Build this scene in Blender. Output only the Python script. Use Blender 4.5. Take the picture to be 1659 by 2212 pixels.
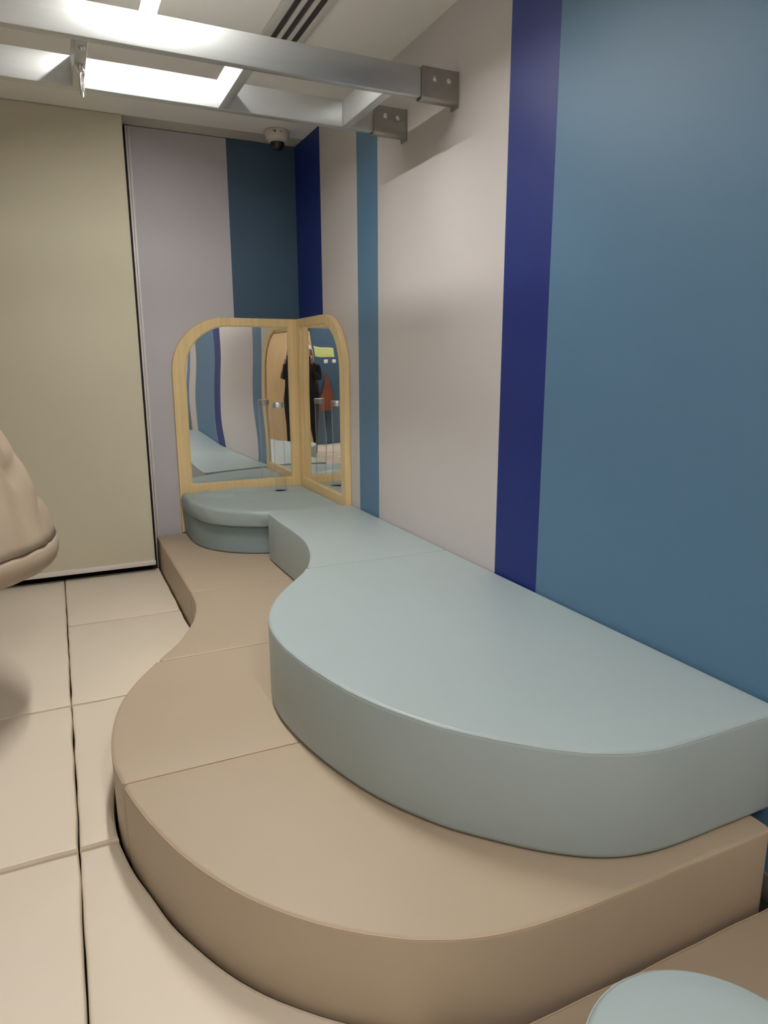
import bpy, bmesh, math, random
from mathutils import Vector, Matrix, noise

for o in list(bpy.data.objects):
    bpy.data.objects.remove(o)
random.seed(7)
SC = bpy.context.scene
COL = SC.collection
PI = math.pi

# ------------------------------------------------------------------ camera, world, exposure
cam_d = bpy.data.cameras.new('camera')
cam_d.sensor_fit = 'HORIZONTAL'
cam_d.sensor_width = 36.0
cam_d.lens = 1488.973 / 1659.0 * 36.0
cam_d.clip_start = 0.005
cam = bpy.data.objects.new('camera', cam_d)
COL.objects.link(cam)
right = Vector((0.90542705, -0.42448839, -0.00338537))
up = Vector((0.09279431, 0.19013416, 0.97736289))
back = Vector((-0.41423553, -0.88524494, 0.21154272))
m = Matrix((right, up, back)).transposed().to_4x4()
m.translation = Vector((-1.490, -4.489, 1.261))
cam.matrix_world = m
SC.camera = cam

world = bpy.data.worlds.new('room_dark')
SC.world = world
world.use_nodes = True
world.node_tree.nodes['Background'].inputs[0].default_value = (0.02, 0.02, 0.022, 1)
world.node_tree.nodes['Background'].inputs[1].default_value = 1.0

SC.view_settings.view_transform = 'Standard'
SC.view_settings.look = 'None'
SC.view_settings.exposure = 0.24
SC.view_settings.gamma = 1.0
SC.view_settings.use_curve_mapping = False
STRIP = 150.0          # strength of the ceiling light strips
STRIP_COL = (1.0, 0.972, 0.93)

# ------------------------------------------------------------------ helpers
def lin(c):
    return tuple(((v/255)/12.92 if v/255 <= 0.04045 else ((v/255+0.055)/1.055)**2.4) for v in c)

def mat(name, rgb, rough=0.5, metal=0.0, bump=0.0, bscale=200.0, var=0.0, vscale=3.0, spec=0.5,
        emit=None, estr=0.0, grain=None, aniso=0.0):
    m = bpy.data.materials.new(name); m.use_nodes = True
    nt = m.node_tree; b = nt.nodes['Principled BSDF']
    c = lin(rgb)
    b.inputs['Base Color'].default_value = (*c, 1)
    b.inputs['Roughness'].default_value = rough
    b.inputs['Metallic'].default_value = metal
    b.inputs['Specular IOR Level'].default_value = spec
    if emit:
        b.inputs['Emission Color'].default_value = (*emit, 1)
        b.inputs['Emission Strength'].default_value = estr
    tc = nt.nodes.new('ShaderNodeTexCoord')
    if var > 0 or grain:
        n = nt.nodes.new('ShaderNodeTexNoise'); n.inputs['Scale'].default_value = vscale
        n.inputs['Detail'].default_value = 4
        if grain:
            mp = nt.nodes.new('ShaderNodeMapping'); mp.inputs['Scale'].default_value = grain
            nt.links.new(tc.outputs['Object'], mp.inputs['Vector'])
            nt.links.new(mp.outputs['Vector'], n.inputs['Vector'])
        else:
            nt.links.new(tc.outputs['Object'], n.inputs['Vector'])
        r = nt.nodes.new('ShaderNodeValToRGB')
        r.color_ramp.elements[0].position = 0.3; r.color_ramp.elements[1].position = 0.7
        r.color_ramp.elements[0].color = (*[v*(1-var) for v in c], 1)
        r.color_ramp.elements[1].color = (*[min(1, v*(1+var)) for v in c], 1)
        nt.links.new(n.outputs['Fac'], r.inputs['Fac'])
        nt.links.new(r.outputs['Color'], b.inputs['Base Color'])
    if bump > 0:
        n2 = nt.nodes.new('ShaderNodeTexNoise'); n2.inputs['Scale'].default_value = bscale
        n2.inputs['Detail'].default_value = 3
        nt.links.new(tc.outputs['Object'], n2.inputs['Vector'])
        bp = nt.nodes.new('ShaderNodeBump'); bp.inputs['Strength'].default_value = bump
        bp.inputs['Distance'].default_value = 0.002
        nt.links.new(n2.outputs['Fac'], bp.inputs['Height'])
        nt.links.new(bp.outputs['Normal'], b.inputs['Normal'])
    return m

M = {}
M['light'] = mat('paint_pale_grey', (203, 198, 196), 0.55, bump=0.08, bscale=300)
M['light_back'] = mat('paint_lilac_grey', (193, 189, 193), 0.6, bump=0.08, bscale=300)
M['teal'] = mat('paint_slate_blue', (88, 125, 156), 0.5, bump=0.08, bscale=300)
M['slate'] = mat('paint_slate_blue_dimmed', (62, 88, 110), 0.5, bump=0.08, bscale=300)  # slate blue darkened: the dim of the back corner is put into the colour
M['navy'] = mat('paint_deep_blue', (17, 40, 116), 0.5, bump=0.08, bscale=300)
M['ceil'] = mat('ceiling_white', (244, 241, 236), 0.8)
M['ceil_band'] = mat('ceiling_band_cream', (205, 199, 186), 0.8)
M['shade'] = mat('shade_fabric', (206, 199, 176), 0.85, bump=0.25, bscale=900, var=0.015, vscale=2)
M['white'] = mat('white_metal', (226, 217, 213), 0.4)
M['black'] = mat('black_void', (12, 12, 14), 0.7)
M['floor'] = mat('dark_subfloor', (30, 28, 27), 0.8)
M['cream'] = mat('cream_vinyl', (222, 210, 192), 0.5, bump=0.15, bscale=500, var=0.02, vscale=2.5)
M['tan'] = mat('tan_vinyl', (178, 161, 139), 0.5, bump=0.15, bscale=500, var=0.02, vscale=2.5)
M['tan_pipe'] = mat('tan_piping', (196, 170, 142), 0.5)
M['blue'] = mat('pale_blue_vinyl', (166, 180, 181), 0.42, bump=0.12, bscale=500, var=0.015, vscale=2.5)
M['blue_pipe'] = mat('pale_blue_piping', (170, 180, 179), 0.45)
M['hocker'] = mat('grey_blue_vinyl', (143, 160, 164), 0.5, bump=0.15, bscale=500)
M['cushion'] = mat('sage_blue_vinyl', (156, 171, 169), 0.42, bump=0.15, bscale=500)
M['cream_pipe'] = mat('cream_piping', (206, 190, 168), 0.5)
M['wood'] = mat('birch_plywood', (230, 203, 150), 0.45, var=0.07, vscale=1.0, grain=(55, 55, 2.5), bump=0.05, bscale=80)
M['wood_edge'] = mat('plywood_edge', (226, 196, 140), 0.5, var=0.05, vscale=1.0, grain=(40, 40, 2))
M['alu'] = mat('brushed_aluminium', (202, 205, 204), 0.42, metal=0.85, var=0.03, vscale=1, grain=(2, 60, 60))
M['galv'] = mat('galvanised_steel', (170, 168, 163), 0.42, metal=1.0, var=0.05, vscale=30)
M['chrome'] = mat('chrome', (215, 212, 205), 0.12, metal=1.0)
M['slot'] = mat('vent_dark', (72, 68, 66), 0.6)
M['vent'] = mat('vent_white', (214, 210, 205), 0.5)
M['dome_white'] = mat('camera_white', (214, 206, 194), 0.45)
M['dome_dark'] = mat('camera_smoked', (38, 40, 44), 0.15)
M['ink'] = mat('label_ink', (80, 76, 70), 0.6)
M['strip'] = mat('light_diffuser', (255, 250, 240), 0.5, emit=STRIP_COL, estr=STRIP)
M['swing'] = mat('swing_fabric', (172, 155, 134), 0.6, bump=0.2, bscale=400, var=0.03, vscale=5)
M['swing_pipe'] = mat('swing_piping', (205, 184, 156), 0.6)
M['rope'] = mat('rope_grey', (120, 112, 100), 0.8)
M['base'] = mat('baseboard_grey', (112, 106, 98), 0.4)
M['door'] = mat('door_maple', (196, 166, 124), 0.4, var=0.06, vscale=1, grain=(30, 30, 1.5))
M['poster'] = mat('notice_green', (196, 206, 120), 0.6)
M['plate'] = mat('switch_white', (230, 230, 230), 0.4)
M['leather'] = mat('brown_leather', (120, 62, 38), 0.45, var=0.15, vscale=8)
M['skin'] = mat('skin', (172, 118, 90), 0.5)
M['cloth'] = mat('black_cloth', (18, 17, 19), 0.85)
M['scarf'] = mat('white_scarf', (225, 222, 214), 0.8)
M['phone'] = mat('phone_black', (15, 15, 17), 0.2)
M['grey_cloth'] = mat('grey_cloth', (92, 92, 96), 0.8)

# silvered acrylic mirror
mm = bpy.data.materials.new('acrylic_mirror'); mm.use_nodes = True
b = mm.node_tree.nodes['Principled BSDF']
b.inputs['Base Color'].default_value = (0.86, 0.86, 0.85, 1); b.inputs['Metallic'].default_value = 1.0
b.inputs['Roughness'].default_value = 0.012
M['mirror'] = mm
# clear acrylic: thin wall, mostly see-through with fresnel reflection
ma = bpy.data.materials.new('clear_acrylic'); ma.use_nodes = True
nt = ma.node_tree; nt.nodes.clear()
out = nt.nodes.new('ShaderNodeOutputMaterial'); mx = nt.nodes.new('ShaderNodeMixShader')
tr = nt.nodes.new('ShaderNodeBsdfTransparent'); gl = nt.nodes.new('ShaderNodeBsdfGlossy')
fr = nt.nodes.new('ShaderNodeLayerWeight'); fr.inputs['Blend'].default_value = 0.06
tr.inputs['Color'].default_value = (0.985, 0.985, 0.98, 1); gl.inputs['Roughness'].default_value = 0.05
nt.links.new(fr.outputs['Fresnel'], mx.inputs['Fac']); nt.links.new(tr.outputs[0], mx.inputs[1])
nt.links.new(gl.outputs[0], mx.inputs[2])
df = nt.nodes.new('ShaderNodeBsdfTranslucent'); df.inputs['Color'].default_value = (0.9, 0.9, 0.9, 1)
d2 = nt.nodes.new('ShaderNodeBsdfDiffuse'); d2.inputs['Color'].default_value = (0.9, 0.9, 0.9, 1)
fc = nt.nodes.new('ShaderNodeLayerWeight'); pw = nt.nodes.new('ShaderNodeMath'); pw.operation = 'POWER'; pw.inputs[1].default_value = 3.0
ml = nt.nodes.new('ShaderNodeMath'); ml.operation = 'MULTIPLY_ADD'; ml.inputs[1].default_value = 0.85; ml.inputs[2].default_value = 0.05
nt.links.new(fc.outputs['Facing'], pw.inputs[0]); nt.links.new(pw.outputs[0], ml.inputs[0])
m3 = nt.nodes.new('ShaderNodeMixShader'); m3.inputs['Fac'].default_value = 0.5
nt.links.new(df.outputs[0], m3.inputs[1]); nt.links.new(d2.outputs[0], m3.inputs[2])
m2 = nt.nodes.new('ShaderNodeMixShader')
nt.links.new(ml.outputs[0], m2.inputs['Fac']); nt.links.new(mx.outputs[0], m2.inputs[1]); nt.links.new(m3.outputs[0], m2.inputs[2])
nt.links.new(m2.outputs[0], out.inputs['Surface'])
M['acrylic'] = ma

def tag(o, label=None, cat=None, group=None, kind=None):
    if label: o['label'] = label
    if cat: o['category'] = cat
    if group: o['group'] = group
    if kind: o['kind'] = kind
    return o

def empty(name, loc=(0, 0, 0)):
    o = bpy.data.objects.new(name, None); o.location = loc; o.empty_display_size = 0.1
    COL.objects.link(o); return o

def link(name, bm, mats, parent=None, smooth=None):
    """bmesh in WORLD coordinates -> object; smooth = auto angle in degrees"""
    bmesh.ops.recalc_face_normals(bm, faces=bm.faces)
    me = bpy.data.meshes.new(name); bm.to_mesh(me); bm.free()
    for mt in (mats if isinstance(mats, (list, tuple)) else [mats]):
        me.materials.append(mt)
    if smooth is not None:
        me.shade_smooth() if hasattr(me, 'shade_smooth') else None
        me.set_sharp_from_angle(angle=math.radians(smooth))
    o = bpy.data.objects.new(name, me); COL.objects.link(o)
    if parent:
        o.parent = parent
        pm = Matrix.Translation(world_loc(parent))
        me.transform(pm.inverted())
    return o

def world_loc(o):
    v = Vector((0, 0, 0))
    while o:
        v += o.location; o = o.parent
    return v

def box(bm, x0, x1, y0, y1, z0, z1, bev=0.0, seg=2):
    x0, x1 = sorted((x0, x1)); y0, y1 = sorted((y0, y1)); z0, z1 = sorted((z0, z1))
    vs = [bm.verts.new((x, y, z)) for z in (z0, z1) for y in (y0, y1) for x in (x0, x1)]
    F = [(0, 2, 3, 1), (4, 5, 7, 6), (0, 1, 5, 4), (2, 6, 7, 3), (0, 4, 6, 2), (1, 3, 7, 5)]
    fs = [bm.faces.new([vs[i] for i in f]) for f in F]
    if bev > 0:
        es = {e for f in fs for e in f.edges}
        bmesh.ops.bevel(bm, geom=list(es), offset=bev, segments=seg, affect='EDGES', profile=0.5)

def mbox(name, m_, parent, *a, bev=0.0, seg=2, smooth=40):
    bm = bmesh.new(); box(bm, *a, bev=bev, seg=seg)
    return link(name, bm, m_, parent, smooth if bev > 0 else None)

def tube(bm, pts, r, n=8, closed=False):
    pts = [Vector(p) for p in pts]; N = len(pts); rings = []
    ref = Vector((0, 0, 1)); prev = None
    for i, p in enumerate(pts):
        if closed: t = pts[(i+1) % N]-pts[i-1]
        else: t = pts[min(i+1, N-1)]-pts[max(i-1, 0)]
        t.normalize()
        if prev is None:
            a = t.cross(ref)
            if a.length < 0.05: a = t.cross(Vector((1, 0, 0)))
        else:
            a = prev - t*prev.dot(t)
        a.normalize(); prev = a; b_ = t.cross(a)
        rr = r[i] if isinstance(r, (list, tuple)) else r
        rings.append([bm.verts.new(p+(a*math.cos(2*PI*k/n)+b_*math.sin(2*PI*k/n))*rr) for k in range(n)])
    for i in range(N if closed else N-1):
        A, B = rings[i], rings[(i+1) % N]
        for k in range(n):
            bm.faces.new((A[k], A[(k+1) % n], B[(k+1) % n], B[k]))
    if not closed:
        bm.faces.new(rings[0][::-1]); bm.faces.new(rings[-1])

def lathe(bm, prof, c, n=40, cap=True):
    rings = []
    for r, z in prof:
        rings.append([bm.verts.new((c[0]+r*math.cos(2*PI*k/n), c[1]+r*math.sin(2*PI*k/n), c[2]+z)) for k in range(n)])
    for A, B in zip(rings, rings[1:]):
        for k in range(n):
            bm.faces.new((A[k], A[(k+1) % n], B[(k+1) % n], B[k]))
    if cap:
        bm.faces.new(rings[0][::-1]); bm.faces.new(rings[-1])

def catmull(P, sub=8):
    out = []
    n = len(P)
    for i in range(n-1):
        p0 = P[max(i-1, 0)]; p1 = P[i]; p2 = P[i+1]; p3 = P[min(i+2, n-1)]
        for k in range(sub):
            t = k/sub
            out.append(tuple(0.5*((2*p1[j])+(-p0[j]+p2[j])*t+(2*p0[j]-5*p1[j]+4*p2[j]-p3[j])*t*t
                             + (-p0[j]+3*p1[j]-3*p2[j]+p3[j])*t**3) for j in range(2)))
    out.append(tuple(P[-1]))
    return out

def round_corners(P, radii, seg=6):
    """P closed polygon, radii per vertex (0 = keep)"""
    out = []; n = len(P)
    for i in range(n):
        r = radii[i]; p = Vector(P[i])
        if r <= 0: out.append(tuple(p)); continue
        a = (Vector(P[i-1])-p); c = (Vector(P[(i+1) % n])-p)
        la, lc = a.length, c.length; a.normalize(); c.normalize()
        ang = a.angle(c); d = min(r/math.tan(ang/2), la*0.48, lc*0.48); rr = d*math.tan(ang/2)
        ctr = p+(a+c).normalized()*(rr/math.sin(ang/2))
        s = p+a*d; e = p+c*d
        v0 = s-ctr; v1 = e-ctr; th = v0.angle(v1)
        sg = 1 if v0.x*v1.y-v0.y*v1.x > 0 else -1
        for k in range(seg+1):
            t = sg*th*k/seg
            out.append((ctr.x+v0.x*math.cos(t)-v0.y*math.sin(t), ctr.y+v0.x*math.sin(t)+v0.y*math.cos(t)))
    return out

def area2(P): return sum(P[i-1][0]*P[i][1]-P[i][0]*P[i-1][1] for i in range(len(P)))

def offset(P, d):
    """inward offset of a CCW polygon"""
    out = []; n = len(P)
    for i in range(n):
        a = Vector(P[i])-Vector(P[i-1]); c = Vector(P[(i+1) % n])-Vector(P[i])
        if a.length < 1e-7: a = c
        if c.length < 1e-7: c = a
        a.normalize(); c.normalize()
        na = Vector((-a.y, a.x)); nc = Vector((-c.y, c.x)); nn = na+nc
        if nn.length < 1e-6: nn = na
        nn.normalize(); k = 1/max(0.5, nn.dot(na))
        out.append((P[i][0]+nn.x*d*k, P[i][1]+nn.y*d*k))
    return out

def clean(P, eps=0.0015):
    out = []
    for p in P:
        if not out or math.dist(p, out[-1]) > eps: out.append(p)
    if math.dist(out[0], out[-1]) < eps: out.pop()
    if area2(out) < 0: out.reverse()
    return out

def offset_var(P, ds):
    Q = offset(P, 1.0)
    return [(p[0]+(q[0]-p[0])*d, p[1]+(q[1]-p[1])*d) for p, q, d in zip(P, Q, ds)]

def slab_bm(P, z0, z1, r=0.012, rb=0.006, seg=4, crown=0.0, tight=None):
    P = clean(P); bm = bmesh.new()
    # tight(x, y) -> factor on the edge radius (butt joints between modules are crisp)
    fac = [tight(x, y) if tight else 1.0 for x, y in P]
    prof = []
    for k in range(seg+1):
        t = k/seg*PI/2; prof.append((rb*(1-math.sin(t)), z0+rb*(1-math.cos(t))))
    for k in range(seg+1):
        t = k/seg*PI/2; prof.append((r*(1-math.cos(t)), z1-r+r*math.sin(t)))
    rings = []
    for d, z in prof:
        top = z > (z0+z1)/2
        rings.append([bm.verts.new((x, y, (z1-(z1-z)*fc) if top else z)) for (x, y), fc in zip(offset_var(P, [d*fc for fc in fac]), fac)])
    n = len(P)
    for A, B in zip(rings, rings[1:]):
        for k in range(n):
            bm.faces.new((A[k], A[(k+1) % n], B[(k+1) % n], B[k]))
    bm.faces.new(rings[0][::-1])
    if crown > 0:
        Q = rings[-1]
        for ins, dz in ((0.03, crown*0.6), (0.08, crown)):
            R = [bm.verts.new((x, y, z1+dz)) for x, y in offset([v.co.xy[:] for v in Q], ins)]
            for k in range(n):
                bm.faces.new((Q[k], Q[(k+1) % n], R[(k+1) % n], R[k]))
            Q = R
        bm.faces.new(Q)
    else:
        bm.faces.new(rings[-1])
    return bm, offset(P, 0), P

# ------------------------------------------------------------------ the room shell
ZC = 2.58; ZF = -0.05; XL = -4.0; YN = -6.4
def striped_wall(name, axis, const, thick, strips, z0, z1):
    """strips = [(a, b, material)] along the other axis; box strips sharing one mesh"""
    bm = bmesh.new(); mats = []
    for a, b_, mt in strips:
        if mt not in mats: mats.append(mt)
        st = len(bm.faces)
        if axis == 'x': box(bm, const, const+thick, a, b_, z0, z1)
        else: box(bm, a, b_, const, const+thick, z0, z1)
        bm.faces.ensure_lookup_table()
        for f in bm.faces[st:]: f.material_index = mats.index(mt)
    bmesh.ops.remove_doubles(bm, verts=bm.verts, dist=1e-5)
    # drop the internal faces between strips
    seen = {}
    for f in list(bm.faces):
        k = tuple(round(v, 4) for v in f.calc_center_median())
        seen.setdefault(k, []).append(f)
    kill = [f for fs in seen.values() if len(fs) > 1 for f in fs]
    if kill: bmesh.ops.delete(bm, geom=kill, context='FACES_ONLY')
    me = bpy.data.meshes.new(name); bmesh.ops.recalc_face_normals(bm, faces=bm.faces); bm.to_mesh(me); bm.free()
    for k in mats: me.materials.append(M[k])
    o = bpy.data.objects.new(name, me); COL.objects.link(o)
    return tag(o, kind='structure')

striped_wall('wall_right', 'x', 0.0, 0.12, [
    (YN, -4.16, 'light'), (-4.16, -3.98, 'teal'), (-3.98, -3.58, 'light'), (-3.58, -2.585, 'teal'), (-2.585, -2.325, 'navy'),
    (-2.325, -1.245, 'light'), (-1.245, -0.99, 'teal'), (-0.99, -0.451, 'light'), (-0.451, 0.0, 'navy')], ZF, ZC)
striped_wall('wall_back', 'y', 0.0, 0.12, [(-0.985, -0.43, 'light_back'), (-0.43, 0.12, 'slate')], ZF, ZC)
striped_wall('wall_left', 'x', XL-0.12, 0.12, [(YN, -2.4, 'light'), (-2.4, -1.6, 'teal'), (-1.6, 0.0, 'light')], ZF, ZC)
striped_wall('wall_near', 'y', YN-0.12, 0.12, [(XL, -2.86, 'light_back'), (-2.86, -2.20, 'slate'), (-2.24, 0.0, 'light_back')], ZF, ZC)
LIGHTS = [(-1.037, -2.50, -1.36), (-2.80, -5.9, -5.1), (-1.037, -5.3, -4.5)]  # first is the visible strip; the two behind the camera are added fill
LW, LD = 0.0325, 0.017
def plate_with_holes(name, x0, x1, y0, y1, z0, z1, holes, mt):
    xs = sorted({x0, x1, *[h[0] for h in holes], *[h[1] for h in holes]}); ys = sorted({y0, y1, *[h[2] for h in holes], *[h[3] for h in holes]})
    bm = bmesh.new()
    for xa, xb in zip(xs, xs[1:]):
        for ya, yb in zip(ys, ys[1:]):
            cx, cy = (xa+xb)/2, (ya+yb)/2
            if any(h[0] < cx < h[1] and h[2] < cy < h[3] for h in holes): continue
            box(bm, xa, xb, ya, yb, z0, z1)
    bmesh.ops.remove_doubles(bm, verts=bm.verts, dist=1e-5)
    seen = {}
    for f in list(bm.faces): seen.setdefault(tuple(round(v, 4) for v in f.calc_center_median()), []).append(f)
    bmesh.ops.delete(bm, geom=[f for fs in seen.values() if len(fs) > 1 for f in fs], context='FACES_ONLY')
    return link(name, bm, mt)
tag(plate_with_holes('ceiling', XL-0.12, 0.12, YN-0.12, -0.17, ZC, ZC+0.1,
                     [(x-LW-0.003, x+LW+0.003, a-0.003, b_+0.003) for x, a, b_ in LIGHTS], M['ceil']), kind='structure')
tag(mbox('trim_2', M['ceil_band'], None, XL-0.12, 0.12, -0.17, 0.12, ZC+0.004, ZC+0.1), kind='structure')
tag(mbox('floor', M['floor'], None, XL-0.12, 0.12, YN-0.12, 0.12, ZF-0.1, ZF), kind='structure')
# window recess behind the roller shade: dark glazing
tag(mbox('window_1', M['black'], None, XL, -0.99, 0.02, 0.10, ZF, ZC), kind='structure')
# slim white corner bead where the painted wall stops
bm = bmesh.new()
box(bm, -1.004, -0.992, -0.012, 0.02, ZF, ZC-0.002, bev=0.002)
box(bm, -0.990, -0.978, -0.006, 0.0, ZF, ZC-0.002, bev=0.0015)
tag(link('trim_1', bm, M['white'], None, 40), kind='structure')
bm = bmesh.new()
box(bm, -0.014, -0.0005, YN, -0.06, ZF, 0.022, bev=0.003)
tag(link('baseboard_right', bm, M['base'], None, 40), kind='structure')

# door and frame in the wall behind the photographer (seen in the mirrors)
dr = empty('door_1', (-1.75, YN, ZF)); tag(dr, kind='structure')
mbox('door_leaf', M['door'], dr, -2.14, -1.36, YN+0.002, YN+0.045, ZF+0.002, 1.74, bev=0.003)
bm = bmesh.new()
box(bm, -2.215, -2.145, YN, YN+0.065, ZF, 1.815, bev=0.003); box(bm, -1.355, -1.285, YN, YN+0.065, ZF, 1.815, bev=0.003)
box(bm, -2.215, -1.285, YN, YN+0.065, 1.745, 1.815, bev=0.003)
link('door_frame', bm, M['door'], dr, 40)
bm = bmesh.new()
tube(bm, [(-2.06, YN+0.046, 0.98), (-2.06, YN+0.10, 0.98), (-2.045, YN+0.105, 0.98), (-1.94, YN+0.105, 0.98)], 0.009)
link('door_handle', bm, M['chrome'], dr, 40)

# ------------------------------------------------------------------ roller shade
sh = empty('roller_shade', (-2.5, -0.17, 0.05))
tag(sh, 'olive beige roller shade hanging over the dark window left of the mirrors', 'shade')
mbox('shade_cloth', M['shade'], sh, XL+0.02, -1.033, -0.172, -0.1695, 0.072, ZC-0.002)
mbox('bottom_bar', M['white'], sh, XL+0.02, -1.030, -0.180, -0.163, 0.045, 0.074, bev=0.003)
bm = bmesh.new(); tube(bm, [(XL+0.03, -0.125, ZC-0.045), (-1.035, -0.125, ZC-0.045)], 0.03, 20)
link('roller', bm, M['shade'], sh, 40)

# ------------------------------------------------------------------ ceiling fittings
def strip_light(x, y0, y1, label):
    t = empty('strip_light', (x, (y0+y1)/2, ZC)); tag(t, label, 'ceiling light', 'recessed strip lights')
    bm = bmesh.new()
    w = LW
    for a in ((x-w-0.0025, x-w, y0-0.0025, y1+0.0025), (x+w, x+w+0.0025, y0-0.0025, y1+0.0025), (x-w, x+w, y0-0.0025, y0), (x-w, x+w, y1, y1+0.0025)):
        box(bm, *a, ZC-0.001, ZC+0.06)
    link('channel', bm, M['vent'], t)
    mbox('diffuser', M['strip'], t, x-w, x+w, y0, y1, ZC+LD, ZC+LD+0.004)
strip_light(*LIGHTS[0], 'bright white strip light in the ceiling above the metal frame')
strip_light(*LIGHTS[1], 'unseen strip light added for fill in the ceiling behind the camera, toward the left wall')
strip_light(*LIGHTS[2], 'unseen strip light added for fill in the ceiling behind the camera, in line with the front one')

vt = empty('ceiling_vent', (-0.5, -2.0, ZC)); tag(vt, 'white ceiling air vent with three long dark slots, above the metal frame', 'vent')
y0, y1 = -2.75, -1.372
mbox('backing', M['slot'], vt, -0.575, -0.43, y0+0.01, y1-0.01, ZC-0.0035, ZC-0.0005)
sl = [(-0.559, -0.533), (-0.515, -0.489), (-0.471, -0.445)]
edges = [-0.595, -0.559, -0.533, -0.515, -0.489, -0.471, -0.445, -0.412]
bm = bmesh.new()
box(bm, edges[0], edges[1], y0, y1, ZC-0.010, ZC-0.004, bev=0.0015); box(bm, edges[6], edges[7], y0, y1, ZC-0.010, ZC-0.004, bev=0.0015)
box(bm, edges[1], edges[6], y0, y0+0.02, ZC-0.010, ZC-0.004); box(bm, edges[1], edges[6], y1-0.012, y1, ZC-0.010, ZC-0.004)
link('frame', bm, M['vent'], vt, 40)
for i in (2, 4):
    mbox('slat', M['vent'], vt, edges[i], edges[i+1], y0+0.02, y1-0.012, ZC-0.010, ZC-0.004)
for a, b_ in sl:
    bm = bmesh.new(); c = (a+b_)/2+0.004
    box(bm, c-0.002, c+0.002, y0+0.02, y1-0.012, ZC-0.0085, ZC-0.0036)
    link('blade', bm, M['slot'], vt)

dc = empty('dome_camera', (-0.19, -0.26, ZC)); tag(dc, 'small white dome security camera on the ceiling in the room corner', 'camera')
bm = bmesh.new(); lathe(bm, [(0.066, 0), (0.071, -0.004), (0.072, -0.012), (0.070, -0.036), (0.064, -0.050), (0.052, -0.058), (0.040, -0.060)], (-0.19, -0.26, ZC), 48)
link('housing', bm, M['dome_white'], dc, 50)
bm = bmesh.new(); lathe(bm, [(0.040, -0.058), (0.041, -0.072), (0.038, -0.086), (0.030, -0.098), (0.016, -0.105), (0.003, -0.107)], (-0.19, -0.26, ZC), 40)
link('smoked_dome', bm, M['dome_dark'], dc, 60)
bm = bmesh.new(); lathe(bm, [(0.0405, -0.0575), (0.046, -0.0575), (0.046, -0.0615), (0.0405, -0.0640), (0.0405, -0.0575)], (-0.19, -0.26, ZC), 40, cap=False)
link('ring', bm, M['dome_white'], dc, 60)
for a0, a1, z0, z1 in ((-128, -122, -.020, -.016), (-120, -111, -.027, -.015), (-96, -84, -.018, -.0165), (-95, -80, -.025, -.022)):
    bm = bmesh.new(); R = 0.0722
    n = 4; A = []; B = []
    for k in range(n+1):
        t = math.radians(a0+(a1-a0)*k/n)
        A.append(bm.verts.new((-0.19+R*math.cos(t), -0.26+R*math.sin(t), ZC+z0))); B.append(bm.verts.new((-0.19+R*math.cos(t), -0.26+R*math.sin(t), ZC+z1)))
    for k in range(n): bm.faces.new((A[k], A[k+1], B[k+1], B[k]))
    link('print', bm, M['ink'], dc)

# ------------------------------------------------------------------ overhead aluminium frame
fr = empty('overhead_frame', (-2.0, -1.73, 2.28))
tag(fr, 'silver metal ladder frame fixed across under the ceiling to the right wall', 'frame')
Z0, Z1 = 2.229, 2.330
for y0, y1 in ((-1.982, -1.946), (-1.550, -1.512)):
    mbox('rail', M['alu'], fr, XL+0.03, -0.03, y0, y1, Z0, Z1, bev=0.003)
for i in range(7):
    xc = -0.283-0.518*i
    mbox('crossbar', M['alu'], fr, xc-0.018, xc+0.018, -1.9455, -1.5505, Z0+0.0005, Z1-0.0005, bev=0.002)
def bracket(yc, xw, s):
    """saddle bracket: two cheeks, a floor and a wall flange"""
    bm = bmesh.new(); h = 0.024; t = 0.004; x0 = xw; x1 = xw+s*0.157
    # U section extruded along x with rounded bottom corners
    r = 0.012; sec = []
    def arc(cy, cz, rr, a0, a1): return [(cy+rr*math.cos(math.radians(a0+(a1-a0)*k/5)), cz+rr*math.sin(math.radians(a0+(a1-a0)*k/5))) for k in range(6)]
    zt = Z1+0.003; zb = Z0-0.008
    outer = [(yc-h, zt)]+arc(yc-h+r, zb+r, r, 180, 270)+arc(yc+h-r, zb+r, r, 270, 360)+[(yc+h, zt)]
    inner = [(yc-h+t, zt)]+arc(yc-h+r, zb+r, r-t, 180, 270)+arc(yc+h-r, zb+r, r-t, 270, 360)+[(yc+h-t, zt)]
    sec = outer+inner[::-1]
    A = [bm.verts.new((x0, y, z)) for y, z in sec]; B = [bm.verts.new((x1, y, z)) for y, z in sec]
    n = len(sec); no = len(outer)
    for k in range(n): bm.faces.new((A[k], A[(k+1) % n], B[(k+1) % n], B[k]))
    for k in range(no-1):
        bm.faces.new((A[k], A[k+1], A[n-2-k], A[n-1-k])); bm.faces.new((B[k+1], B[k], B[n-1-k], B[n-2-k]))
    br = link('bracket', bm, M['galv'], fr, 30)
    mbox('flange', M['galv'], br, xw, xw+s*0.005, yc-h-0.004, yc+h+0.004, zb-0.012, zt+0.0, bev=0.0015)
    for dx in (0.044, 0.104):
        for sd in (-1, 1):
            bm = bmesh.new(); xx = xw+s*dx; yy = yc+sd*(h+0.0002)
            prof = [(0.0115, 0), (0.0115, 0.002), (0.0085, 0.0022), (0.0085, 0.007), (0.006, 0.0095), (0.002, 0.0105)]
            rings = [[bm.verts.new((xx+r_*math.cos(2*PI*k/12), yy+sd*d, 2.294+r_*math.sin(2*PI*k/12))) for k in range(12)] for r_, d in prof]
            for P_, Q_ in zip(rings, rings[1:]):
                for k in range(12): bm.faces.new((P_[k], P_[(k+1) % 12], Q_[(k+1) % 12], Q_[k]))
            bm.faces.new(rings[0]); bm.faces.new(rings[-1])
            link('bolt', bm, M['chrome'], br, 40)
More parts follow.
